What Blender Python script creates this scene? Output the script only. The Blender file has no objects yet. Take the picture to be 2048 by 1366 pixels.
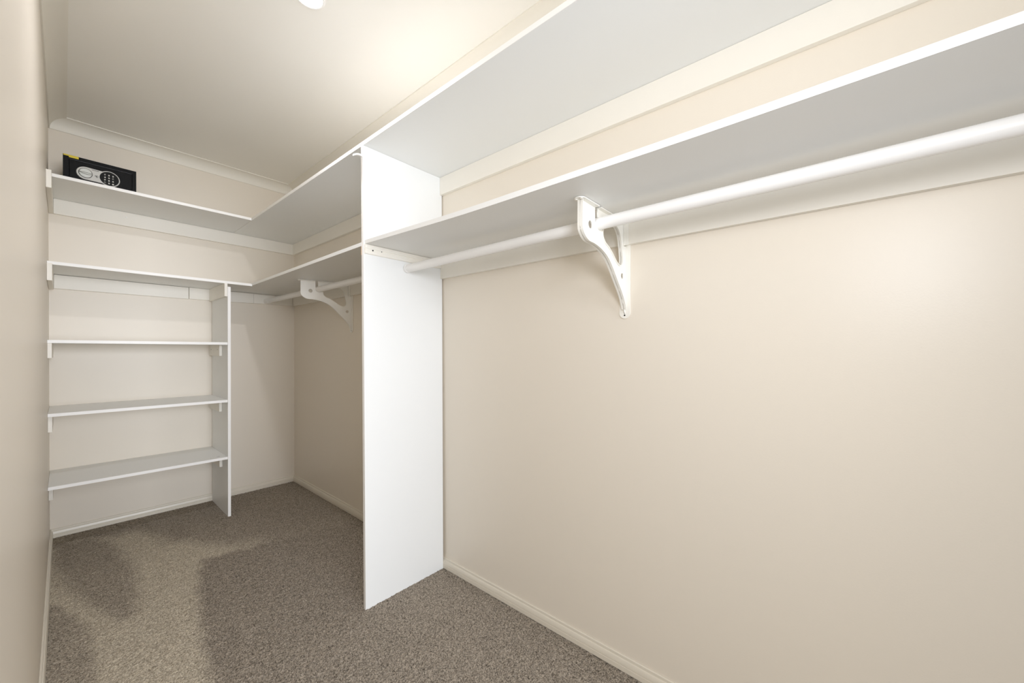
import bpy, bmesh, math, random
import numpy as np
from mathutils import Matrix, Vector
random.seed(7)
scene = bpy.context.scene
COL = scene.collection

# ------------------------------------------------------------------ camera
CAM = (0.0, 0.0, 1.0854)
F_PX, YAW, PITCH, ROLL, CY = 770.1231, 49.3655, -0.3571, 0.1767, 704.3585
def make_camera():
    y, p, r = map(math.radians, (YAW, PITCH, ROLL))
    F = Vector((math.sin(y) * math.cos(p), math.cos(y) * math.cos(p), math.sin(p)))
    R = Vector((math.cos(y), -math.sin(y), 0.0)); U = R.cross(F)
    R2 = R * math.cos(r) + U * math.sin(r); U2 = -R * math.sin(r) + U * math.cos(r)
    cd = bpy.data.cameras.new('camera'); cam = bpy.data.objects.new('camera', cd); COL.objects.link(cam)
    m = Matrix((R2, U2, -F)).transposed().to_4x4(); m.translation = CAM
    cam.matrix_world = m
    cd.sensor_width = 36.0; cd.sensor_fit = 'HORIZONTAL'; cd.lens = F_PX * 36.0 / 2048
    cd.shift_y = (CY - 683.0) / 2048.0
    cd.clip_start = 0.01; cd.clip_end = 50
    scene.camera = cam
make_camera()

# ------------------------------------------------------------------ world and light
w = bpy.data.worlds.new('world'); scene.world = w; w.use_nodes = True
w.node_tree.nodes['Background'].inputs[0].default_value = (0.80, 0.88, 1.0, 1)
w.node_tree.nodes['Background'].inputs[1].default_value = 0.3
def area(name, loc, rot, sx, sy, power, colour, shape='RECTANGLE', spread=180):
    l = bpy.data.lights.new(name, 'AREA'); l.shape = shape; l.size = sx; l.size_y = sy
    l.energy = power; l.color = colour; l.spread = math.radians(spread)
    o = bpy.data.objects.new(name, l); o.location = loc; o.rotation_euler = rot; COL.objects.link(o)
    return o
# cool daylight from the far windows, through the doorway behind the camera
area('window_daylight', (0.45, -6.0, 1.35), (math.radians(90), 0, 0), 3.0, 2.2, 325.0, (0.90, 0.94, 1.0))
# warm room light from the bedroom, through the wide doorway in the left wall where the photographer stands
area('bedroom_light', (-1.6, 0.0, 1.2), (math.radians(90), 0, math.radians(-90)), 2.6, 2.1, 18.0, (1.0, 0.84, 0.60))
# added soft fill lamp beside the camera, unseen, lifts the overall brightness
area('camera_fill', (0.12, -0.25, 1.45), (math.radians(85), 0, math.radians(-22)), 0.35, 0.35, 9.0, (0.88, 0.92, 1.0))
# the lit downlight in the ceiling
area('downlight_glow', (0.603, 1.517, 2.385), (0, 0, 0), 0.08, 0.08, 8.4, (0.92, 0.925, 0.98), 'DISK', 180)

vs = scene.view_settings
scene.display_settings.display_device = 'sRGB'
vs.view_transform = 'Standard'; vs.look = 'None'; vs.gamma = 1.0; vs.use_curve_mapping = False
vs.exposure = 0.16
scene.cycles.max_bounces = 14; scene.cycles.diffuse_bounces = 10

# ------------------------------------------------------------------ materials
def srgb(r, g, b):
    f = lambda c: (c / 255 / 12.92) if c / 255 <= 0.04045 else ((c / 255 + 0.055) / 1.055) ** 2.4
    return (f(r), f(g), f(b), 1)
def mat(name, col, rough=0.5, noise=0.02, nscale=6.0, bump=0.0, bscale=200.0, metal=0.0, emit=None, spec=0.5):
    m = bpy.data.materials.new(name); m.use_nodes = True; nt = m.node_tree; b = nt.nodes['Principled BSDF']
    b.inputs['Roughness'].default_value = rough; b.inputs['Metallic'].default_value = metal
    b.inputs['Specular IOR Level'].default_value = spec
    tc = nt.nodes.new('ShaderNodeTexCoord')
    n = nt.nodes.new('ShaderNodeTexNoise'); n.inputs['Scale'].default_value = nscale; n.inputs['Detail'].default_value = 4
    nt.links.new(tc.outputs['Object'], n.inputs['Vector'])
    mx = nt.nodes.new('ShaderNodeMix'); mx.data_type = 'RGBA'
    mx.inputs[6].default_value = tuple(c * (1 - noise) for c in col[:3]) + (1,)
    mx.inputs[7].default_value = tuple(min(1, c * (1 + noise)) for c in col[:3]) + (1,)
    nt.links.new(n.outputs['Fac'], mx.inputs[0]); nt.links.new(mx.outputs[2], b.inputs['Base Color'])
    if bump:
        n2 = nt.nodes.new('ShaderNodeTexNoise'); n2.inputs['Scale'].default_value = bscale; n2.inputs['Detail'].default_value = 2
        nt.links.new(tc.outputs['Object'], n2.inputs['Vector'])
        bp = nt.nodes.new('ShaderNodeBump'); bp.inputs['Strength'].default_value = bump; bp.inputs['Distance'].default_value = 0.001
        nt.links.new(n2.outputs['Fac'], bp.inputs['Height']); nt.links.new(bp.outputs['Normal'], b.inputs['Normal'])
    if emit:
        b.inputs['Emission Color'].default_value = (1, 0.97, 0.92, 1); b.inputs['Emission Strength'].default_value = emit
    return m
M_WALL = mat('cream_wall_paint', srgb(232, 224, 211), 0.38, 0.01, 2.0, 0.12, 260)
M_CEIL = mat('ceiling_paint', srgb(243, 241, 235), 0.8, 0.008, 3.0, 0.1, 200)
M_CORN = mat('cornice_paint', srgb(236, 232, 222), 0.55, 0.008)
M_SKIRT = mat('skirting_gloss_paint', srgb(224, 217, 203), 0.3, 0.015)
M_BOARD = mat('white_melamine', srgb(235, 236, 235), 0.42, 0.008, 4.0, 0.06, 500)
M_EDGE = mat('white_edge_strip', srgb(246, 245, 243), 0.35, 0.005)
M_TIMBER = mat('white_painted_timber', srgb(240, 236, 227), 0.4, 0.012, 9.0, 0.15, 90)
M_ROD = mat('white_rod_enamel', srgb(244, 243, 241), 0.28, 0.004)
M_BRACKET = mat('white_bracket_enamel', srgb(243, 241, 234), 0.35, 0.004)
M_DARK = mat('dark_hole', srgb(25, 23, 20), 0.8)
M_SAFE = mat('black_hammered_enamel', srgb(9, 9, 10), 0.45, 0.5, 420, 1.0, 420, spec=0.18)
M_SAFE_EDGE = mat('black_smooth_enamel', srgb(6, 6, 6), 0.5, spec=0.15)
M_PLATE = mat('silver_plastic', srgb(205, 204, 200), 0.38, 0.03, 40)
M_KNOB = mat('silver_knob', srgb(218, 220, 216), 0.3, 0.02)
M_PAD = mat('black_keypad', srgb(18, 18, 16), 0.5, spec=0.2)
M_KEY = mat('dark_key', srgb(42, 42, 38), 0.4)
M_PRINT = mat('white_key_print', srgb(235, 233, 225), 0.5)
M_YELLOW = mat('yellow_tape', srgb(222, 200, 60), 0.5)
M_LENS = mat('lit_lens', srgb(250, 250, 245), 0.5, emit=14.0)
M_TORN = mat('bare_timber', srgb(214, 178, 140), 0.7, 0.1, 60)

# ------------------------------------------------------------------ helpers
def tag(o, label=None, cat=None, group=None, kind=None):
    for k, v in (('label', label), ('category', cat), ('group', group), ('kind', kind)):
        if v: o[k] = v
    return o
def link(name, bm, m, parent=None, smooth=False, mats=None):
    bmesh.ops.recalc_face_normals(bm, faces=bm.faces)
    me = bpy.data.meshes.new(name); bm.to_mesh(me); bm.free()
    for x in (mats or [m]): me.materials.append(x)
    if smooth:
        for p in me.polygons: p.use_smooth = True
        me.set_sharp_from_angle(angle=math.radians(38))
    o = bpy.data.objects.new(name, me); COL.objects.link(o)
    if parent: o.parent = parent
    return o
def empty(name, loc):
    o = bpy.data.objects.new(name, None); o.empty_display_size = 0.05; o.location = loc; COL.objects.link(o); return o
def hexa(bm, pts, bevel=0.0008, mi=0):
    """pts: four bottom then four top corners, same winding"""
    v = [bm.verts.new(p) for p in pts]
    fs = [(0, 3, 2, 1), (4, 5, 6, 7), (0, 1, 5, 4), (1, 2, 6, 5), (2, 3, 7, 6), (3, 0, 4, 7)]
    faces = [bm.faces.new([v[i] for i in f]) for f in fs]
    for f in faces: f.material_index = mi
    if bevel:
        es = list({e for f in faces for e in f.edges})
        bmesh.ops.bevel(bm, geom=es, offset=bevel, segments=2, affect='EDGES', profile=0.6)
def box(bm, x0, x1, y0, y1, z0, z1, bevel=0.0008, mi=0):
    hexa(bm, [(x0, y0, z0), (x1, y0, z0), (x1, y1, z0), (x0, y1, z0), (x0, y0, z1), (x1, y0, z1), (x1, y1, z1), (x0, y1, z1)], bevel, mi)
def local(o, base):
    o.data.transform(Matrix.Translation(-Vector(base))); o.location = base; return o
def solid(name, m, *a, bevel=0.0008, parent=None):
    bm = bmesh.new(); box(bm, *a, bevel=bevel); return link(name, bm, m, parent)
def sweep(name, prof, p0, p1, nrm, m, parent=None, mit0=0.0, mit1=0.0):
    """prof: (out, up) closed outline; run from p0 to p1; nrm = out direction; mitre = shift along the run per unit out"""
    p0, p1, nrm = Vector(p0), Vector(p1), Vector(nrm); d = (p1 - p0).normalized()
    bm = bmesh.new()
    a = [bm.verts.new(p0 + nrm * u + Vector((0, 0, v)) + d * (u * mit0)) for u, v in prof]
    b = [bm.verts.new(p1 + nrm * u + Vector((0, 0, v)) - d * (u * mit1)) for u, v in prof]
    n = len(prof)
    for i in range(n): bm.faces.new((a[i], a[(i + 1) % n], b[(i + 1) % n], b[i]))
    bm.faces.new(a); bm.faces.new(b[::-1])
    return link(name, bm, m, parent, smooth=True)
def cyl_bm(bm, p0, p1, r0, r1=None, seg=32, cap=True, mi=0):
    r1 = r0 if r1 is None else r1
    p0, p1 = Vector(p0), Vector(p1); d = (p1 - p0).normalized()
    u = d.orthogonal().normalized(); v = d.cross(u)
    A = [bm.verts.new(p0 + (u * math.cos(t) + v * math.sin(t)) * r0) for t in [2 * math.pi * i / seg for i in range(seg)]]
    B = [bm.verts.new(p1 + (u * math.cos(t) + v * math.sin(t)) * r1) for t in [2 * math.pi * i / seg for i in range(seg)]]
    for i in range(seg): bm.faces.new((A[i], A[(i + 1) % seg], B[(i + 1) % seg], B[i])).material_index = mi
    if cap: bm.faces.new(A[::-1]).material_index = mi; bm.faces.new(B).material_index = mi

# ------------------------------------------------------------------ the room
W, D, L, C = 1.2392, 3.4268, -0.0528, 2.4
YF = -1.0                                     # front wall with the doorway behind the camera
T = 0.09
def struct(name, m, *a):
    return tag(solid(name, m, *a, bevel=0), kind='structure')
struct('floor', M_SKIRT, L - T, W + T, YF - T, D + T, -0.12, -0.012)
struct('ceiling', M_CEIL, L - T, W + T, YF - T, D + T, C, C + 0.1)
struct('wall_right', M_WALL, W, W + T, YF - T, D + T, -0.012, C)
struct('wall_back', M_WALL, L, W, D, D + T, -0.012, C)
bm = bmesh.new(); FX0, FX1 = 0.02, 1.12       # a second opening, behind the camera
box(bm, L, FX0, YF - T, YF, -0.012, C, 0); box(bm, FX1, W, YF - T, YF, -0.012, C, 0); box(bm, FX0, FX1, YF - T, YF, 2.10, C, 0)
tag(link('wall_front', bm, M_WALL), kind='structure')
DY0, DY1, DZ = -0.62, 0.62, 2.10             # doorway in the left wall, outside the frame, the camera in it
bm = bmesh.new()
box(bm, L - T, L, DY1, D + T, -0.012, C, 0); box(bm, L - T, L, YF - T, DY0, -0.012, C, 0); box(bm, L - T, L, DY0, DY1, DZ, C, 0)
tag(link('wall_left', bm, M_WALL), kind='structure')

# skirting boards (stepped profile)
SK = [(0, 0), (0.0116, 0), (0.0116, 0.0165), (0.0100, 0.0175), (0.0100, 0.0185), (0.0116, 0.0198), (0.0112, 0.0335),
      (0.0085, 0.0385), (0.0062, 0.0395), (0.0062, 0.0415), (0.0056, 0.0480), (0.0030, 0.0505), (0, 0.0505)]
E0 = 0.0004
tag(sweep('baseboard_back', SK, (L, D - E0, 0), (W, D - E0, 0), (0, -1, 0), M_SKIRT, mit0=1, mit1=1), kind='structure')
tag(sweep('baseboard_right', SK, (W - E0, YF, 0), (W - E0, D, 0), (-1, 0, 0), M_SKIRT, mit1=1), kind='structure')
tag(sweep('baseboard_left', SK, (L + E0, DY1, 0), (L + E0, D, 0), (1, 0, 0), M_SKIRT, mit1=1), kind='structure')
# coved cornices
cd_, cp_ = 0.0644, 0.0690
CO = [(0, 0), (0, -cd_), (0.0052, -cd_), (0.0060, -cd_ + 0.006)]
for i in range(1, 12):
    t = i / 12 * math.pi / 2
    CO.append((0.006 + (cp_ - 0.010) * (1 - math.cos(t)), -cd_ + 0.006 + (cd_ - 0.012) * math.sin(t)))
CO += [(cp_ - 0.004, -0.0055), (cp_, -0.0048), (cp_, 0)]
tag(sweep('trim_2', CO, (L, D, C), (W, D, C), (0, -1, 0), M_CORN, mit0=1, mit1=1), kind='structure')
tag(sweep('trim_3', CO, (L, YF, C), (L, D, C), (1, 0, 0), M_CORN, mit1=1), kind='structure')
tag(sweep('trim_4', CO, (W, YF, C), (W, D, C), (-1, 0, 0), M_CORN, mit1=1), kind='structure')

# ------------------------------------------------------------------ carpet (real relief, one piece of pile)
def inside(px, py, poly):
    n = len(poly); r = np.zeros(px.shape, bool)
    for i in range(n):
        x0, y0 = poly[i]; x1, y1 = poly[(i + 1) % n]
        if y0 == y1: continue
        c = ((y0 > py) != (y1 > py)) & (px < (x1 - x0) * (py - y0) / (y1 - y0) + x0)
        r ^= c
    return r
def sdist(px, py, poly):
    d = np.full(px.shape, 9.0)
    n = len(poly)
    for i in range(n):
        x0, y0 = poly[i]; x1, y1 = poly[(i + 1) % n]
        dx, dy = x1 - x0, y1 - y0
        t = np.clip(((px - x0) * dx + (py - y0) * dy) / (dx * dx + dy * dy), 0, 1)
        d = np.minimum(d, np.hypot(px - x0 - t * dx, py - y0 - t * dy))
    return np.where(inside(px, py, poly), -d, d)
def carpet():
    rng = np.random.default_rng(3)
    x0, x1, y0, y1, st = L + 0.0122, W - 0.0122, YF, D - 0.0122, 0.0042
    nx = int((x1 - x0) / st) + 1; ny = int((y1 - y0) / st) + 1
    X, Y = np.meshgrid(np.linspace(x0, x1, nx), np.linspace(y0, y1, ny))
    Z = rng.uniform(-0.0030, 0.0014, X.shape)
    jx = rng.uniform(-0.0016, 0.0016, X.shape); jy = rng.uniform(-0.0016, 0.0016, X.shape)
    jx[:, 0] = jx[:, -1] = 0; jy[0] = jy[-1] = 0
    co = np.stack([X + jx, Y + jy, Z], -1).reshape(-1, 3)
    idx = np.arange(nx * ny).reshape(ny, nx)
    q = np.stack([idx[:-1, :-1], idx[:-1, 1:], idx[1:, 1:], idx[1:, :-1]], -1).reshape(-1)
    nf = (nx - 1) * (ny - 1)
    me = bpy.data.meshes.new('carpet')
    me.vertices.add(nx * ny); me.vertices.foreach_set('co', co.astype(np.float32).ravel())
    me.loops.add(nf * 4); me.loops.foreach_set('vertex_index', q.astype(np.int32))
    me.polygons.add(nf); me.polygons.foreach_set('loop_start', np.arange(0, nf * 4, 4, dtype=np.int32))
    me.update(calc_edges=True)
    # nap: where a vacuum cleaner laid the pile towards the door it is paler
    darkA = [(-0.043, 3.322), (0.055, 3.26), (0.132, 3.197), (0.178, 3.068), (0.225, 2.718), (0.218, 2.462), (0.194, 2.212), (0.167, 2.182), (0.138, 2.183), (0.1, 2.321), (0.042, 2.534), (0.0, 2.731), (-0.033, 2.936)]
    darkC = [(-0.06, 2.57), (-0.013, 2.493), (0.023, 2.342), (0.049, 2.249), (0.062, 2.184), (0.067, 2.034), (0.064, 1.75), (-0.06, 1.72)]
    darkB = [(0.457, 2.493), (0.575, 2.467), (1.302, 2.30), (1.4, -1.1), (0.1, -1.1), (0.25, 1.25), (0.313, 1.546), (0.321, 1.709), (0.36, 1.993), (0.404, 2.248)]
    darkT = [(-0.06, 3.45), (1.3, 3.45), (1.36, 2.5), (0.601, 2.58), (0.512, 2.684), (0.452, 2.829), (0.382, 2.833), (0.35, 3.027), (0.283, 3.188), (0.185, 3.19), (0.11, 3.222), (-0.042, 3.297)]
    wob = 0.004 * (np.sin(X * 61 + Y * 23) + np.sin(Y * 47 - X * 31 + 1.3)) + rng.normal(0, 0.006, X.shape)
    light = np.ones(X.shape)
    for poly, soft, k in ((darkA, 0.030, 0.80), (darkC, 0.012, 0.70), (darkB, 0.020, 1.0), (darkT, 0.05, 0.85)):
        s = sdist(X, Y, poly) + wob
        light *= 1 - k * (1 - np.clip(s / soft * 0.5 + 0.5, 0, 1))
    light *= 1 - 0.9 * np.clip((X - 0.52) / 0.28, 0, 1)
    rnd = rng.uniform(0, 1, X.shape)
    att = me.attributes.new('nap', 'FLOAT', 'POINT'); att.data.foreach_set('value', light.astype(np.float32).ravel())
    att = me.attributes.new('tuft', 'FLOAT', 'POINT'); att.data.foreach_set('value', rnd.astype(np.float32).ravel())
    m = bpy.data.materials.new('twist_pile'); m.use_nodes = True; nt = m.node_tree; b = nt.nodes['Principled BSDF']
    b.inputs['Roughness'].default_value = 1.0; b.inputs['Specular IOR Level'].default_value = 0.1
    N = nt.nodes.new; LK = nt.links.new
    tc = N('ShaderNodeTexCoord')
    vo = N('ShaderNodeTexNoise'); vo.inputs['Scale'].default_value = 230; vo.inputs['Detail'].default_value = 3; vo.inputs['Roughness'].default_value = 0.7
    LK(tc.outputs['Object'], vo.inputs['Vector'])
    r = N('ShaderNodeMapRange'); r.inputs['From Min'].default_value = 0.40; r.inputs['From Max'].default_value = 0.60
    LK(vo.outputs['Fac'], r.inputs['Value'])
    a1 = N('ShaderNodeAttribute'); a1.attribute_name = 'tuft'
    ad = N('ShaderNodeMath'); ad.operation = 'MULTIPLY_ADD'; ad.inputs[1].default_value = 0.6
    LK(r.outputs[0], ad.inputs[0])
    ml = N('ShaderNodeMath'); ml.operation = 'MULTIPLY'; ml.inputs[1].default_value = 0.4
    LK(a1.outputs['Fac'], ml.inputs[0]); LK(ml.outputs[0], ad.inputs[2])
    c1 = N('ShaderNodeMix'); c1.data_type = 'RGBA'
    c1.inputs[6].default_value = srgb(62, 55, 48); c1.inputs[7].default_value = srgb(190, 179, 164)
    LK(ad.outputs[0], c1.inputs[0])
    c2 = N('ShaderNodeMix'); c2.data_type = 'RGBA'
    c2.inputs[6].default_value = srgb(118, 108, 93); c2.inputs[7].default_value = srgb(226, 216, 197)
    LK(ad.outputs[0], c2.inputs[0])
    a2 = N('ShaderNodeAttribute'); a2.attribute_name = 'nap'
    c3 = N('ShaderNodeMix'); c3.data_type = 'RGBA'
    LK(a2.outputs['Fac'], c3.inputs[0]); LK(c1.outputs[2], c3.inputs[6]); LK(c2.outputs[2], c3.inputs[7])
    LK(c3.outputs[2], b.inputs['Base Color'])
    bp = N('ShaderNodeBump'); bp.inputs['Strength'].default_value = 0.7; bp.inputs['Distance'].default_value = 0.002
    LK(vo.outputs['Fac'], bp.inputs['Height']); LK(bp.outputs['Normal'], b.inputs['Normal'])
    me.materials.append(m)
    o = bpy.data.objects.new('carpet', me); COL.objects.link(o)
    tag(o, 'taupe twist-pile carpet with paler vacuum marks covering the whole floor', 'carpet', kind='stuff')
carpet()

# ------------------------------------------------------------------ shelves, battens, panels
S1, S2, TH, CK = 1.9397, 1.5110, 0.016, 0.018
YB1, YB2 = 2.985, 3.022                        # front edges of the two corner shelves on the back wall
X1, X2 = W - 0.4197, 0.832
YD0 = 1.499; LEAN = 0.0135                     # divider: right face at the floor, lean per metre of height
yd = lambda z: YD0 + LEAN * z
XD = 0.8177
G = 0.0006
def board(name, pts, label, cat='shelf', group=None):
    bm = bmesh.new(); hexa(bm, pts, 0.0007)
    o = link(name, bm, M_BOARD)
    xs = [p[0] for p in pts]; ys = [p[1] for p in pts]
    local(o, (sum(xs) / 8, sum(ys) / 8, min(p[2] for p in pts)))
    return tag(o, label, cat, group)
def slab(x0, x1, y0, y1, z, t=TH):
    return [(x0, y0, z), (x1, y0, z), (x1, y1, z), (x0, y1, z), (x0, y0, z + t), (x1, y0, z + t), (x1, y1, z + t), (x0, y1, z + t)]
def edge_strip(o, x0, x1, y0, y1, z0, z1):
    bm = bmesh.new(); box(bm, x0, x1, y0, y1, z0, z1, 0.0004)
    e = link('edge_strip', bm, M_EDGE); e.parent = o; e.matrix_parent_inverse = Matrix.Translation(-Vector(o.location)); return e

GS = 'long white shelves of the wardrobe'
o = board('shelf', slab(X1, W - G, YF + 0.02, D - G, S1), 'topmost long white shelf above the dividing panel, running along the right wall', group=GS)
edge_strip(o, X1 - 0.001, X1, YF + 0.02, D - G, S1, S1 + TH)
o = board('shelf', slab(L + G, X1 - 0.0026, YB1, D - G, S1), 'topmost white shelf on the back wall, carrying the black safe', group=GS)
edge_strip(o, L + CK, X1 - 0.0026, YB1 - 0.001, YB1, S1, S1 + TH)
# middle tier
zr0, zr1 = 1.519, 1.5105
ya_ = yd(1.53) + TH + G
o = board('shelf', [(0.8165, ya_, zr0), (W - G, ya_, zr0), (W - G, D - G, zr1), (X2, D - G, zr1),
        (0.8165, ya_, zr0 + TH), (W - G, ya_, zr0 + TH), (W - G, D - G, zr1 + TH), (X2, D - G, zr1 + TH)],
        'short white shelf over a hanging rail, behind the tall dividing panel', group=GS)
y0_ = yd(1.53) - G
def sag(y):                                      # the board sags slightly between its supports
    return float(np.interp(y, [-0.9, -0.3, -0.06, 0.22, 0.577, 0.92, 1.26, 1.52], [1.519, 1.5175, 1.5145, 1.5105, 1.5105, 1.5105, 1.5195, 1.5265]))
def strip(name, x0, x1, ys, lo, hi, m):
    bm = bmesh.new(); rows = [[bm.verts.new(p) for p in ((x0, y, lo(y)), (x1, y, lo(y)), (x1, y, hi(y)), (x0, y, hi(y)))] for y in ys]
    for p, q in zip(rows, rows[1:]):
        for i in range(4): bm.faces.new((p[i], p[(i + 1) % 4], q[(i + 1) % 4], q[i]))
    bm.faces.new(rows[0]); bm.faces.new(rows[-1][::-1])
    bmesh.ops.bevel(bm, geom=[e for e in bm.edges if abs(e.verts[0].co.y - e.verts[1].co.y) > 0.01 or e.verts[0].co.y in (ys[0], ys[-1])], offset=0.0007, segments=2, affect='EDGES')
    o = link(name, bm, m, smooth=True); return local(o, ((x0 + x1) / 2, (ys[0] + ys[-1]) / 2, lo(ys[0])))
YS = [-0.9 + i * (y0_ + 0.9) / 24 for i in range(25)]
ssm = lambda y: sum(sag(y + d) for d in (-0.12, -0.06, 0, 0.06, 0.12)) / 5 if y < 1.38 else sag(y)
o = strip('shelf', 0.8215, W - G, YS, ssm, lambda y: ssm(y) + TH, M_BOARD)
tag(o, 'long white shelf right over the nearer hanging rail, ending against the dividing panel', 'shelf', GS)
ZB = 1.508
o = board('shelf', slab(L + G, X2 - 0.0015, YB2, D - G, ZB), 'empty white shelf on the back wall, second from the top, over the narrow side panel', group=GS)
edge_strip(o, L + G, X2 - 0.0015, YB2 - 0.001, YB2, ZB, ZB + TH)
# lower three
XP = 0.6912; YP = D - 0.4166
names3 = {1.112: 'thin white shelf at eye level, upper of the three between left wall and side panel',
          0.7406: 'white shelf between left wall and side panel, middle one of the lower three',
          0.3719: 'lowest white shelf, close above the carpet, with dark scuffs at its right end'}
for z, lab in names3.items():
    o = board('shelf', slab(L + G, XP - G, YP + 0.003, D - G, z), lab, group='three lower white shelves')
    edge_strip(o, L + G, XP - G, YP + 0.002, YP + 0.003, z, z + TH)
    if z < 0.5:
        for sx, sy, sr in ((0.655, 3.06, 0.004), (0.648, 3.068, 0.0025), (0.61, 3.05, 0.0018)):
            bm = bmesh.new(); cyl_bm(bm, (sx, sy, z + TH), (sx + 0.0005, sy, z + TH + 0.0007), sr, sr * 0.8, 9)
            s = link('scuff', bm, M_DARK); s.parent = o; s.matrix_parent_inverse = Matrix.Translation(-Vector(o.location))
# side panel of the small shelves
o = solid('side_panel', M_BOARD, XP, XP + TH, YP, D - 0.0122, -0.004, 1.487)
local(o, (XP + 0.008, (YP + D) / 2, 0)); tag(o, 'narrow white upright panel at the right end of the small shelves', 'panel')
edge_strip(o, XP, XP + TH, YP - 0.001, YP, -0.004, 1.487)
# divider
zt = S1 - G
def dv(x, z, s): return (x, yd(z) + s, z)
o = board('divider_panel', [dv(XD, -0.004, 0), dv(W - 0.0125, -0.004, 0), dv(W - 0.0125, -0.004, TH), dv(XD, -0.004, TH),
        dv(XD, zt, 0), dv(W - 0.0055, zt, 0), dv(W - 0.0055, zt, TH), dv(XD, zt, TH)],
        'tall white dividing panel from carpet to the top shelf, splitting the hanging space', 'panel')
dvp = o
bm = bmesh.new()
hexa(bm, [dv(XD - 0.001, -0.004, 0), dv(XD, -0.004, 0), dv(XD, -0.004, TH), dv(XD - 0.001, -0.004, TH),
          dv(XD - 0.001, zt, 0), dv(XD, zt, 0), dv(XD, zt, TH), dv(XD - 0.001, zt, TH)], 0.0003)
e = link('edge_strip', bm, M_EDGE); e.parent = o; e.matrix_parent_inverse = Matrix.Translation(-Vector(o.location))

GB = 'white painted battens under the shelves'
def batten(label, *a):
    o = solid('batten', M_TIMBER, *a, bevel=0.0012)
    local(o, ((a[0] + a[1]) / 2, (a[2] + a[3]) / 2, a[4])); return tag(o, label, 'batten', GB)
b1 = S1 - 0.0865; b2 = 1.4367
batten('white batten on the right wall under the top shelf, in front of the dividing panel', W - CK, W - G, YF + 0.02, yd(1.9) - G, b1, S1 - G)
batten('white batten on the right wall under the top shelf, behind the dividing panel', W - CK, W - G, yd(1.9) + TH + G, D - CK - G, b1, S1 - G)
bt = batten('long white batten on the back wall under the shelf that carries the safe', L + CK + G, W - G, D - CK, D - G, b1, S1 - G)
bm = bmesh.new(); cyl_bm(bm, (0.2601, D - CK, 1.9066), (0.2601, D - CK - 0.0012, 1.9066), 0.004, 0.003, 14)
nh = link('nail_head', bm, M_ROD); nh.parent = bt; nh.matrix_parent_inverse = Matrix.Translation(-Vector(bt.location))
batten('white batten on the left wall under the topmost shelf, its end standing proud of it', L + G, L + CK, 2.877, D - G, b1 + 0.0003, S1 - G)
o = strip('batten', W - CK, W - G, YS, lambda y: b2, lambda y: ssm(y) - G, M_TIMBER)
tag(o, 'long white batten on the right wall behind the nearer hanging rail', 'batten', GB)
batten('white batten on the right wall behind the farther hanging rail', W - CK, W - G, yd(1.5) + TH + G, D - CK - G, b2, 1.5090)
batten('white batten on the left wall under the second shelf from the top', L + G, L + CK, 2.972, D - G, 1.4216, ZB - G)
batten('long left piece of back wall batten under the second shelf', L + CK + G, 0.5620, D - CK, D - G, 1.427, ZB - 0.002)
batten('short piece of back wall batten just left of the side panel', 0.5650, XP - G, D - CK, D - G, 1.429, ZB - 0.001)
def batten_q(label, x0, x1, za, zb, ta, tb):
    y0, y1 = D - CK, D - G
    bm = bmesh.new(); hexa(bm, [(x0, y0, za), (x1, y0, zb), (x1, y1, zb), (x0, y1, za), (x0, y0, ta), (x1, y0, tb), (x1, y1, tb), (x0, y1, ta)], 0.001)
    o = link('batten', bm, M_TIMBER); local(o, ((x0 + x1) / 2, y0, min(za, zb))); return tag(o, label, 'batten', GB)
batten_q('short piece of back wall batten just right of the side panel', XP + TH + G, 0.9468, 1.427, 1.434, ZB - 0.001, ZB - 0.003)
batten_q('tilted piece of back wall batten behind the end of the farther rail', 0.9478, W - CK - G, 1.434, 1.439, ZB - 0.004, ZB - 0.007)
batten('white batten block fixed across the top of the side panel', XP - TH, XP - G, YP, D - CK - G, 1.4235, ZB - G)
for z, fl, yl, zl, fr in ((1.112, 'upper', 3.004, 1.036, 3.142), (0.7406, 'middle', 3.034, 0.6605, 3.146), (0.3719, 'lowest', 3.162, 0.284, 3.140)):
    batten('small white batten on the left wall under the %s of the three small shelves' % fl, L + G, L + 0.0155, yl, D - G, zl, z - G)
    o = batten('small white batten on the side panel under the %s of the three small shelves' % fl, XP - TH, XP - G, fr, D - 0.003, z - 0.074, z - G)
    if fl == 'upper':
        for yy in (3.19, 3.36):
            bm = bmesh.new(); cyl_bm(bm, (XP - TH, yy, 1.080), (XP - TH - 0.0006, yy, 1.080), 0.0028, seg=10)
            s = link('screw_hole', bm, M_DARK); s.parent = o; s.matrix_parent_inverse = Matrix.Translation(-Vector(o.location))
# fluted mouldings on both faces of the divider
MP = [(0, 0), (0.006, 0), (0.0085, 0.003), (0.0085, 0.008), (0.007, 0.010), (0.0088, 0.013), (0.0088, 0.019), (0.0068, 0.0215),
      (0.0092, 0.0245), (0.0092, 0.031), (0.0076, 0.0335), (0.0088, 0.0365), (0.008, 0.0395), (0, 0.0395)]
zm = 1.4858
o = sweep('moulding', MP, (XD + 0.002, yd(zm) - 0.0003, zm), (W - CK - G, yd(zm) - 0.0003, zm), (0, -1, 0), M_TIMBER)
tag(o, 'fluted white strip with two dark nail holes, under the shelf on the front face of the dividing panel', 'moulding')
bm = bmesh.new()
cyl_bm(bm, (0.8540, yd(zm) - 0.0087, 1.5030), (0.8540, yd(zm) - 0.0094, 1.5030), 0.0034, seg=12)
cyl_bm(bm, (0.8950, yd(zm) - 0.0087, 1.5050), (0.8950, yd(zm) - 0.0097, 1.5050), 0.0021, seg=10)
link('nail_hole', bm, M_DARK, o)
o = sweep('moulding', MP, (XD + 0.001, yd(zm) + TH + 0.0003, zm - 0.003), (W - CK - G, yd(zm) + TH + 0.0003, zm - 0.003), (0, 1, 0), M_TORN)
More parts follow.
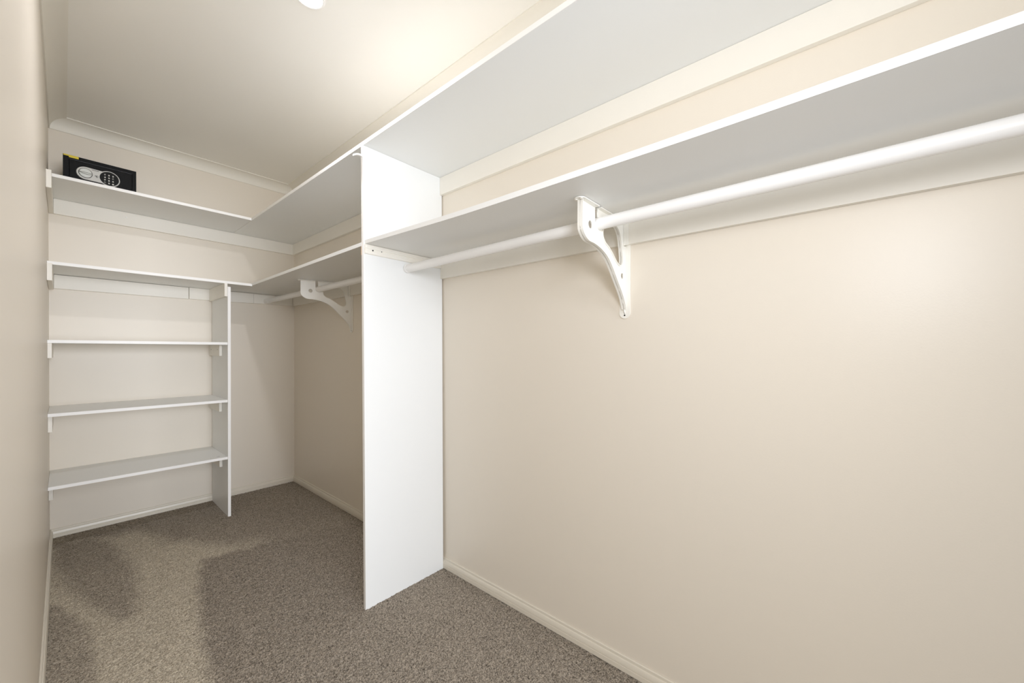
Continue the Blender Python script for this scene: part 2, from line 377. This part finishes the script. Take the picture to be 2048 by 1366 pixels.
tag(o, 'bare timber strip end peeping out on the far side of the dividing panel', 'moulding')
# little plastic hook at the top of the divider's front edge
hk = [(0.0, 0.0), (-0.010, 0.001), (-0.020, -0.0005), (-0.028, -0.004), (-0.036, -0.009)]
bm = bmesh.new(); zz = 1.8955; yy = yd(zz) + 0.004
pv = None
for hx, hz in hk:
    r = [bm.verts.new((XD - 0.001 + hx, yy + a, zz + hz + b)) for a, b in ((0, -0.0035), (0.009, -0.0035), (0.009, 0.0035), (0, 0.0035))]
    if pv:
        for i in range(4): bm.faces.new((pv[i], pv[(i + 1) % 4], r[(i + 1) % 4], r[i]))
    else: bm.faces.new(r)
    pv = r
bm.faces.new(pv[::-1])
box(bm, XD - 0.0385, XD - 0.0365, yy, yy + 0.009, zz - 0.0135, zz - 0.006, 0.0005)
tag(link('hook', bm, M_ROD), 'tiny white hook sticking out near the top of the dividing panel edge', 'hook')

# ------------------------------------------------------------------ hanging rods
def rod(p0, p1, r, label, collars):
    p0, p1 = Vector(p0), Vector(p1); d = (p1 - p0).normalized()
    base = (p0 + p1) / 2
    bm = bmesh.new(); cyl_bm(bm, p0 - base, p1 - base, r, seg=48)
    o = link('hanging_rod', bm, M_ROD, smooth=True); o.location = base
    tag(o, label, 'hanging rail', 'white hanging rails')
    for c, ln, rr in collars:
        q = p0 + d * c - base
        bm = bmesh.new(); cyl_bm(bm, q, q + d * ln, rr, seg=40)
        link('end_collar', bm, M_ROD, o, smooth=True)
    return o
R_ = 0.018
rod((1.0262, yd(1.48) - 0.0012, 1.4550), (1.0720, -0.72, 1.4750), R_, 'nearer white hanging rail, running towards the camera under the long shelf', [(0.0, 0.012, 0.0196)])
rod((1.0310, D - CK - 0.0010, 1.4560), (1.0695, yd(1.45) + TH + 0.0012, 1.4700), R_, 'farther white hanging rail, between dividing panel and back wall', [(0.0, 0.07, 0.0192)])

# ------------------------------------------------------------------ brackets
def arc(cx, cy, r, a0, a1, n):
    return [(cx + r * math.cos(math.radians(a0 + (a1 - a0) * i / n)), cy + r * math.sin(math.radians(a0 + (a1 - a0) * i / n))) for i in range(n + 1)]
def smooth_path(pts, n=6):
    out = []
    P = [Vector((p[0], p[1], 0)) for p in pts]
    for i in range(len(P) - 1):
        a = P[max(i - 1, 0)]; b = P[i]; c = P[i + 1]; d = P[min(i + 2, len(P) - 1)]
        for k in range(n):
            t = k / n
            q = 0.5 * ((2 * b) + (c - a) * t + (2 * a - 5 * b + 4 * c - d) * t * t + (3 * b - a - 3 * c + d) * t ** 3)
            out.append((q.x, q.y))
    out.append(pts[-1]); return out
def bracket(loc, rotz, ztop, zbot, label, rod_u, rod_z):
    """local: x = -distance from the wall, y = across, z = height"""
    root = empty('rod_bracket', loc); root.rotation_euler = (0, 0, rotz)
    tag(root, label, 'bracket', 'cast white shelf and rod brackets')
    zt = ztop - 0.0035
    # web outline: front lobe, curved strut, wall leg, and the open pocket for the rail
    sx, sz, sr = -rod_u, rod_z, 0.0186
    prof = [(0.2973, 1.460), (0.2973, 1.4333), (0.2926, 1.4193), (0.2782, 1.4059), (0.2589, 1.3982), (0.2297, 1.3967), (0.1967, 1.3917), (0.1666, 1.3827), (0.1395, 1.3695),
            (0.1156, 1.3504), (0.0913, 1.3254), (0.0669, 1.3001), (0.0457, 1.2783), (0.0279, 1.2561), (0.0150, 1.2335), (0.0082, 1.2130)]
    strut = smooth_path([(-a, b) for a, b in prof], 4)
    aL = math.degrees(math.acos(max(-1, min(1, (-0.2146 - sx) / sr)))); aR = math.degrees(math.acos((-0.2000 - sx) / sr)) if abs((-0.2000 - sx) / sr) < 1 else 60
    outer = [(-0.2973, zt)] + strut + [(-0.0045, 1.208), (-0.0045, 1.4340), (-0.0222, 1.4340), (-0.0222, zt), (-0.2000, zt)] + arc(sx, sz, sr, aR, -(360 - 175), 26) + [(-0.2146, sz), (-0.2146, zt)]
    n_strut = len(strut)
    win = smooth_path([(-a, b) for a, b in [(0.1717, 1.4436), (0.1683, 1.429), (0.1531, 1.4153), (0.1293, 1.4058), (0.1052, 1.3906), (0.0809, 1.3734), (0.0634, 1.365), (0.0493, 1.364), (0.0386, 1.3723),
            (0.0351, 1.3859), (0.0386, 1.4048), (0.0422, 1.4236), (0.0493, 1.4498), (0.0599, 1.468), (0.0760, 1.481), (0.105, 1.4865), (0.138, 1.484), (0.160, 1.472), (0.1717, 1.4436)]], 4)[:-1]
    holes = [win, arc(-0.2427, 1.4495, 0.0113, 0, 345, 23), arc(-0.0290, 1.3315, 0.0090, 0, 345, 23)]
    t = 0.0032
    dz = 0.0
    cv = bpy.data.curves.new('web', 'CURVE'); cv.dimensions = '2D'; cv.fill_mode = 'BOTH'
    for path in [outer] + holes:
        sp = cv.splines.new('POLY'); sp.points.add(len(path) - 1)
        for i, (a, b) in enumerate(path): sp.points[i].co = (a, b + (dz if b > 1.30 else 0), 0, 1)
        sp.use_cyclic_u = True
    cv.extrude = t / 2; cv.bevel_depth = 0.0006; cv.bevel_resolution = 1; cv.offset = -0.0006
    tmp = bpy.data.objects.new('web_tmp', cv); COL.objects.link(tmp)
    dg = bpy.context.evaluated_depsgraph_get()
    me = bpy.data.meshes.new_from_object(tmp.evaluated_get(dg)); bpy.data.objects.remove(tmp)
    me.transform(Matrix.Rotation(math.radians(90), 4, 'X')); me.transform(Matrix.Translation((0, 0, -loc[2])))
    me.materials.clear(); me.materials.append(M_BRACKET); me.name = 'web'
    web = bpy.data.objects.new('web', me); COL.objects.link(web); web.parent = root
    # rims: the flanges that follow the outer curve and the window
    def rim(path, wdt, closed, th=0.0028, name='rim'):
        bm = bmesh.new(); n = len(path); rows = []
        for i, (a, b) in enumerate(path):
            p = path[(i - 1) % n] if (closed or i) else path[0]; q = path[(i + 1) % n] if (closed or i < n - 1) else path[-1]
            tx, tz = q[0] - p[0], q[1] - p[1]; ll = math.hypot(tx, tz) or 1; nx, nz = -tz / ll * th, tx / ll * th
            bb = b + (dz if b > 1.30 else 0) - loc[2]
            rows.append([bm.verts.new((a, -wdt, bb)), bm.verts.new((a, wdt, bb)), bm.verts.new((a + nx, wdt, bb + nz)), bm.verts.new((a + nx, -wdt, bb + nz))])
        for i in range(n if closed else n - 1):
            r, s = rows[i], rows[(i + 1) % n]
            for k in range(4): bm.faces.new((r[k], r[(k + 1) % 4], s[(k + 1) % 4], s[k]))
        if not closed: bm.faces.new(rows[0]); bm.faces.new(rows[-1][::-1])
        return link(name, bm, M_BRACKET, root, smooth=True)
    rim([(-0.2973, zt)] + strut[:n_strut - 2], 0.0085, False)
    rim(win, 0.0065, True, th=-0.0026)
    # shelf flange in two lengths, a rounded tongue in front
    def flange(x0, x1, hw, rounded):
        bm = bmesh.new()
        if rounded: pts = [(x1, -hw), (x1, hw)] + [(x0 + hw - hw * math.sin(math.radians(a)) , hw * math.cos(math.radians(a))) for a in range(0, 181, 15)]
        else: pts = [(x1, -hw), (x1, hw), (x0, hw), (x0, -hw)]
        lo = [bm.verts.new((a, b, zt - loc[2])) for a, b in pts]; hi = [bm.verts.new((a, b, ztop - 0.0003 - loc[2])) for a, b in pts]
        n = len(pts)
        for i in range(n): bm.faces.new((lo[i], lo[(i + 1) % n], hi[(i + 1) % n], hi[i]))
        bm.faces.new(lo[::-1]); bm.faces.new(hi)
        return link('shelf_flange', bm, M_BRACKET, root)
    flange(-0.3130, -0.2146, 0.0165, True)
    flange(-0.2000, -0.0262, 0.0145, False)
    # wall plate, rounded at its foot, joggled over the batten
    bm = bmesh.new(); hw = 0.0185; zb = zbot - loc[2]
    pts = [(-hw, 1.4375 - loc[2]), (-hw, zb + hw)] + [(-hw * math.cos(math.radians(a)), zb + hw - hw * math.sin(math.radians(a))) for a in range(15, 180, 15)] + [(hw, zb + hw), (hw, 1.4375 - loc[2])]
    fr = [bm.verts.new((-0.0042, a, b)) for a, b in pts]; bk = [bm.verts.new((-0.0006, a, b)) for a, b in pts]
    n = len(pts)
    for i in range(n): bm.faces.new((fr[i], fr[(i + 1) % n], bk[(i + 1) % n], bk[i]))
    bm.faces.new(fr); bm.faces.new(bk[::-1])
    box(bm, -0.0215, -0.0185, -hw, hw, 1.434 - loc[2] + min(0, dz), zt - loc[2], 0.0004)
    wp = link('wall_plate', bm, M_BRACKET, root); wp.rotation_euler = (0, 0, -rotz)
    # screws
    bm = bmesh.new()
    cyl_bm(bm, (-0.0042, 0, zb + 0.011), (-0.0048, 0, zb + 0.011), 0.0028, seg=16)
    link('screw', bm, M_DARK, wp)
    for a, b in ((-0.3040, -0.0085), (-0.3040, 0.0085)):
        bm = bmesh.new(); cyl_bm(bm, (a, b, zt - loc[2]), (a, b, zt - loc[2] - 0.0022), 0.0042, 0.003, 16)
        link('screw', bm, M_BRACKET, root)
    return root
bracket((W, 0.5590, 1.192), 0.0, 1.5100, 1.192, 'large white bracket holding the nearer hanging rail on the right wall', 0.1930, 1.4640)
bracket((W, 2.4560, 1.196), math.radians(-16.0), 1.5138, 1.196, 'far white bracket, askew, holding the rail behind the dividing panel', 0.1930, 1.4640)

# ------------------------------------------------------------------ the safe
def make_safe():
    k = 0.992; Y = 3.15
    fx = lambda x: x * k
    fz = lambda z: 1.0854 + (z - 1.0854) * k
    x0, x1, z0, z1 = fx(0.001), fx(0.2837), S1 + TH + 0.0004, fx(1) * 0 + fz(2.131)
    root = empty('safe', ((x0 + x1) / 2, Y + 0.1, z0)); base = root.location.copy()
    tag(root, 'small black electronic safe with silver keypad panel on the top back shelf', 'safe')
    def put(name, bm, m, par=root, smooth=False, mats=None):
        bmesh.ops.translate(bm, verts=bm.verts, vec=-base)
        return link(name, bm, m, par, smooth, mats)
    dx0, dx1, dz0, dz1 = fx(0.0222), fx(0.2668), fz(1.988), fz(2.1134)
    fy = Y
    bm = bmesh.new()                                     # shell: a frame round the door opening, and the box behind it
    for a in ((x0, x1, dz1, z1), (x0, x1, z0, dz0), (x0, dx0, dz0, dz1), (dx1, x1, dz0, dz1)):
        box(bm, a[0], a[1], fy, fy + 0.02, a[2], a[3], 0)
    box(bm, x0, x1, fy + 0.02, fy + 0.21, z0, z1, 0.001)
    put('body', bm, M_SAFE)
    bm = bmesh.new(); box(bm, dx0 + 0.0022, dx1 - 0.0012, fy + 0.0035, fy + 0.0195, dz0 + 0.0012, dz1 - 0.0022, 0.0008)
    put('door', bm, M_SAFE)
    bm = bmesh.new(); box(bm, dx0 + 0.001, dx1 - 0.001, fy + 0.0012, fy + 0.003, dz1 - 0.0021, dz1 - 0.0012, 0.0002)
    put('door_edge', bm, mat('worn_grey_edge', srgb(120, 122, 126), 0.35, 0.2, 400))
    # silver face plate: a lobe round the knob, a waist, a bigger lobe round the keypad
    yk = fy + 0.0035
    kc = (fx(0.0826), fz(2.0527)); pc = (fx(0.1738), fz(2.0508)); rk, rp = 0.0345, 0.0425
    pts = []
    for i in range(0, 19): a = math.radians(85 + i * 190 / 18); pts.append((kc[0] + rk * math.cos(a), kc[1] + rk * math.sin(a)))
    a0 = math.radians(-125)
    for i in range(0, 29): a = math.radians(-128 + i * 256 / 28); pts.append((pc[0] + rp * math.cos(a), pc[1] + rp * math.sin(a)))
    def plate(name, pts, ya, yb_, m, par=root, inset=0.0):
        bm = bmesh.new(); n = len(pts)
        bk = [bm.verts.new((a, ya, b)) for a, b in pts]
        cx = sum(p[0] for p in pts) / n; cz = sum(p[1] for p in pts) / n
        fr = [bm.verts.new((a + (cx - a) * inset, yb_, b + (cz - b) * inset)) for a, b in pts]
        for i in range(n): bm.faces.new((bk[i], bk[(i + 1) % n], fr[(i + 1) % n], fr[i]))
        bm.faces.new(fr); bm.faces.new(bk[::-1])
        return put(name, bm, m, par)
    fp = plate('face_plate', pts, yk, yk - 0.004, M_PLATE, inset=0.02)
    def circ(c, r, n=32, rz=None): return [(c[0] + r * math.cos(2 * math.pi * i / n), c[1] + (rz or r) * math.sin(2 * math.pi * i / n)) for i in range(n)]
    yf = yk - 0.004
    plate('knob_ring', circ(kc, 0.0262), yf, yf - 0.0006, M_SAFE_EDGE, fp)
    kb = plate('knob', circ(kc, 0.0245), yf - 0.0006, yf - 0.004, M_KNOB, root, inset=0.05)
    # raised grip bar across the knob
    bm = bmesh.new(); g = math.radians(-8)
    ca, sa = math.cos(g), math.sin(g)
    pr = [(-0.0235, 0.0035), (-0.010, 0.008), (0.010, 0.008), (0.0235, 0.0035), (0.0235, -0.0035), (0.010, -0.0085), (-0.010, -0.0085), (-0.0235, -0.0035)]
    P = [(kc[0] + a * ca - b * sa, kc[1] + a * sa + b * ca) for a, b in pr]
    n = len(P); bk = [bm.verts.new((a, yf - 0.004, b)) for a, b in P]; fr = [bm.verts.new((kc[0] + (a - kc[0]) * .9, yf - 0.013, kc[1] + (b - kc[1]) * .55)) for a, b in P]
    for i in range(n): bm.faces.new((bk[i], bk[(i + 1) % n], fr[(i + 1) % n], fr[i]))
    bm.faces.new(fr); bm.faces.new(bk[::-1]); put('knob_grip', bm, M_KNOB, kb)
    bm = bmesh.new(); box(bm, kc[0] - 0.0225, kc[0] + 0.0225, yf - 0.0135, yf - 0.0129, kc[1] - 0.0008, kc[1] + 0.0008, 0)
    put('knob_line', bm, M_SAFE_EDGE, kb)
    pad = plate('keypad', circ(pc, 0.0378, 40), yf, yf - 0.0012, M_PAD)
    # keys, each with its white numeral
    glyph = ['1', '2', '3', '4', '5', '6', '7', '8', '9', '*', '0', '#']
    for i in range(12):
        r, c = divmod(i, 3)
        kx = fx(0.1560 + c * 0.0159); kz = fz(2.0689 - r * 0.0148 - c * 0.0006)
        bm = bmesh.new(); cyl_bm(bm, (kx, yf - 0.0012, kz), (kx, yf - 0.0034, kz), 0.0056, 0.0050, 18)
        put('key', bm, M_KEY, pad)
        cu = bpy.data.curves.new('numeral', 'FONT'); cu.body = glyph[i]; cu.size = 0.0098; cu.align_x = 'CENTER'; cu.align_y = 'CENTER'; cu.extrude = 0.0002; cu.offset = 0.0004
        cu.materials.append(M_PRINT)
        t = bpy.data.objects.new('numeral', cu); COL.objects.link(t)
        dg = bpy.context.evaluated_depsgraph_get(); me = bpy.data.meshes.new_from_object(t.evaluated_get(dg)); bpy.data.objects.remove(t)
        me.transform(Matrix.Rotation(math.radians(90), 4, 'X')); me.transform(Matrix.Translation(Vector((kx, yf - 0.0037, kz - 0.0004)) - base))
        no = bpy.data.objects.new('numeral', me); COL.objects.link(no); no.parent = pad
    # small dark print along the top of the plate: too fine to read in the photograph, so only its strokes
    bm = bmesh.new(); xx = fx(0.1058); j = 0
    for wd, hh, gap in ((0.0009, .0042, .0022), (0.0022, .0042, .0006), (0.0016, .0024, .0007), (0.0017, .0024, .0009), (0.0026, .0026, .0006), (0.0018, .0024, .0006), (0.0024, .0024, .0006), (0.0017, .0024, .0007), (0.0024, .0030, .0006), (0.0014, .0042, .0)):
        z_ = fz(2.0772); box(bm, xx, xx + wd, yf - 0.0003, yf, z_, z_ + hh, 0); xx += wd + gap
    put('lettering', bm, M_SAFE_EDGE, fp)
    # keyhole cover: ring with a dark centre
    ec = (fx(0.1237), fz(2.0479))
    bm = bmesh.new()
    for i in range(20):
        if i in (11, 12, 13): continue
        a, b = [2 * math.pi * (i + q) / 20 for q in (0, 1)]
        v = [bm.verts.new((ec[0] + r * math.cos(t_), yy_, ec[1] + r * math.sin(t_))) for yy_ in (yf - 0.0003, yf) for r, t_ in ((0.0052, a), (0.0066, a), (0.0066, b), (0.0052, b))]
        for q in ((0, 1, 2, 3), (7, 6, 5, 4), (0, 4, 5, 1), (1, 5, 6, 2), (2, 6, 7, 3), (3, 7, 4, 0)): bm.faces.new([v[s] for s in q])
    cyl_bm(bm, (ec[0] - 0.0005, yf, ec[1] - 0.0008), (ec[0] - 0.0005, yf - 0.0003, ec[1] - 0.0008), 0.0028, seg=14)
    put('keyhole_mark', bm, M_SAFE_EDGE, fp)
    bm = bmesh.new()
    box(bm, x0 + 0.002, fx(0.0577), fy - 0.0006, fy + 0.0, z1 - 0.0065, z1 + 0.0004, 0)
    box(bm, x0 + 0.002, fx(0.0577), fy - 0.0006, fy + 0.03, z1 + 0.0, z1 + 0.0005, 0)
    box(bm, fx(0.0222), fx(0.0577), fy - 0.0006, fy, z1 - 0.0125, z1 - 0.0065, 0)
    put('tape', bm, M_YELLOW)['label'] = 'strip of yellow tape on the top edge'
make_safe()

# ------------------------------------------------------------------ the ceiling downlight
def downlight(x, y, label):
    root = empty('downlight', (x, y, C)); tag(root, label, 'ceiling light')
    bm = bmesh.new(); seg = 48; rings = [(0.052, 0), (0.0515, -0.003), (0.047, -0.005), (0.043, -0.004), (0.0425, -0.001)]
    vv = [[bm.verts.new((r * math.cos(2 * math.pi * i / seg), r * math.sin(2 * math.pi * i / seg), z)) for i in range(seg)] for r, z in rings]
    for a, b in zip(vv, vv[1:]):
        for i in range(seg): bm.faces.new((a[i], a[(i + 1) % seg], b[(i + 1) % seg], b[i]))
    link('bezel', bm, M_ROD, root, smooth=True)
    bm = bmesh.new(); cyl_bm(bm, (0, 0, -0.0008), (0, 0, -0.0025), 0.0425, seg=seg)
    link('lens', bm, M_LENS, root)
downlight(0.603, 1.517, 'lit round recessed downlight in the ceiling')
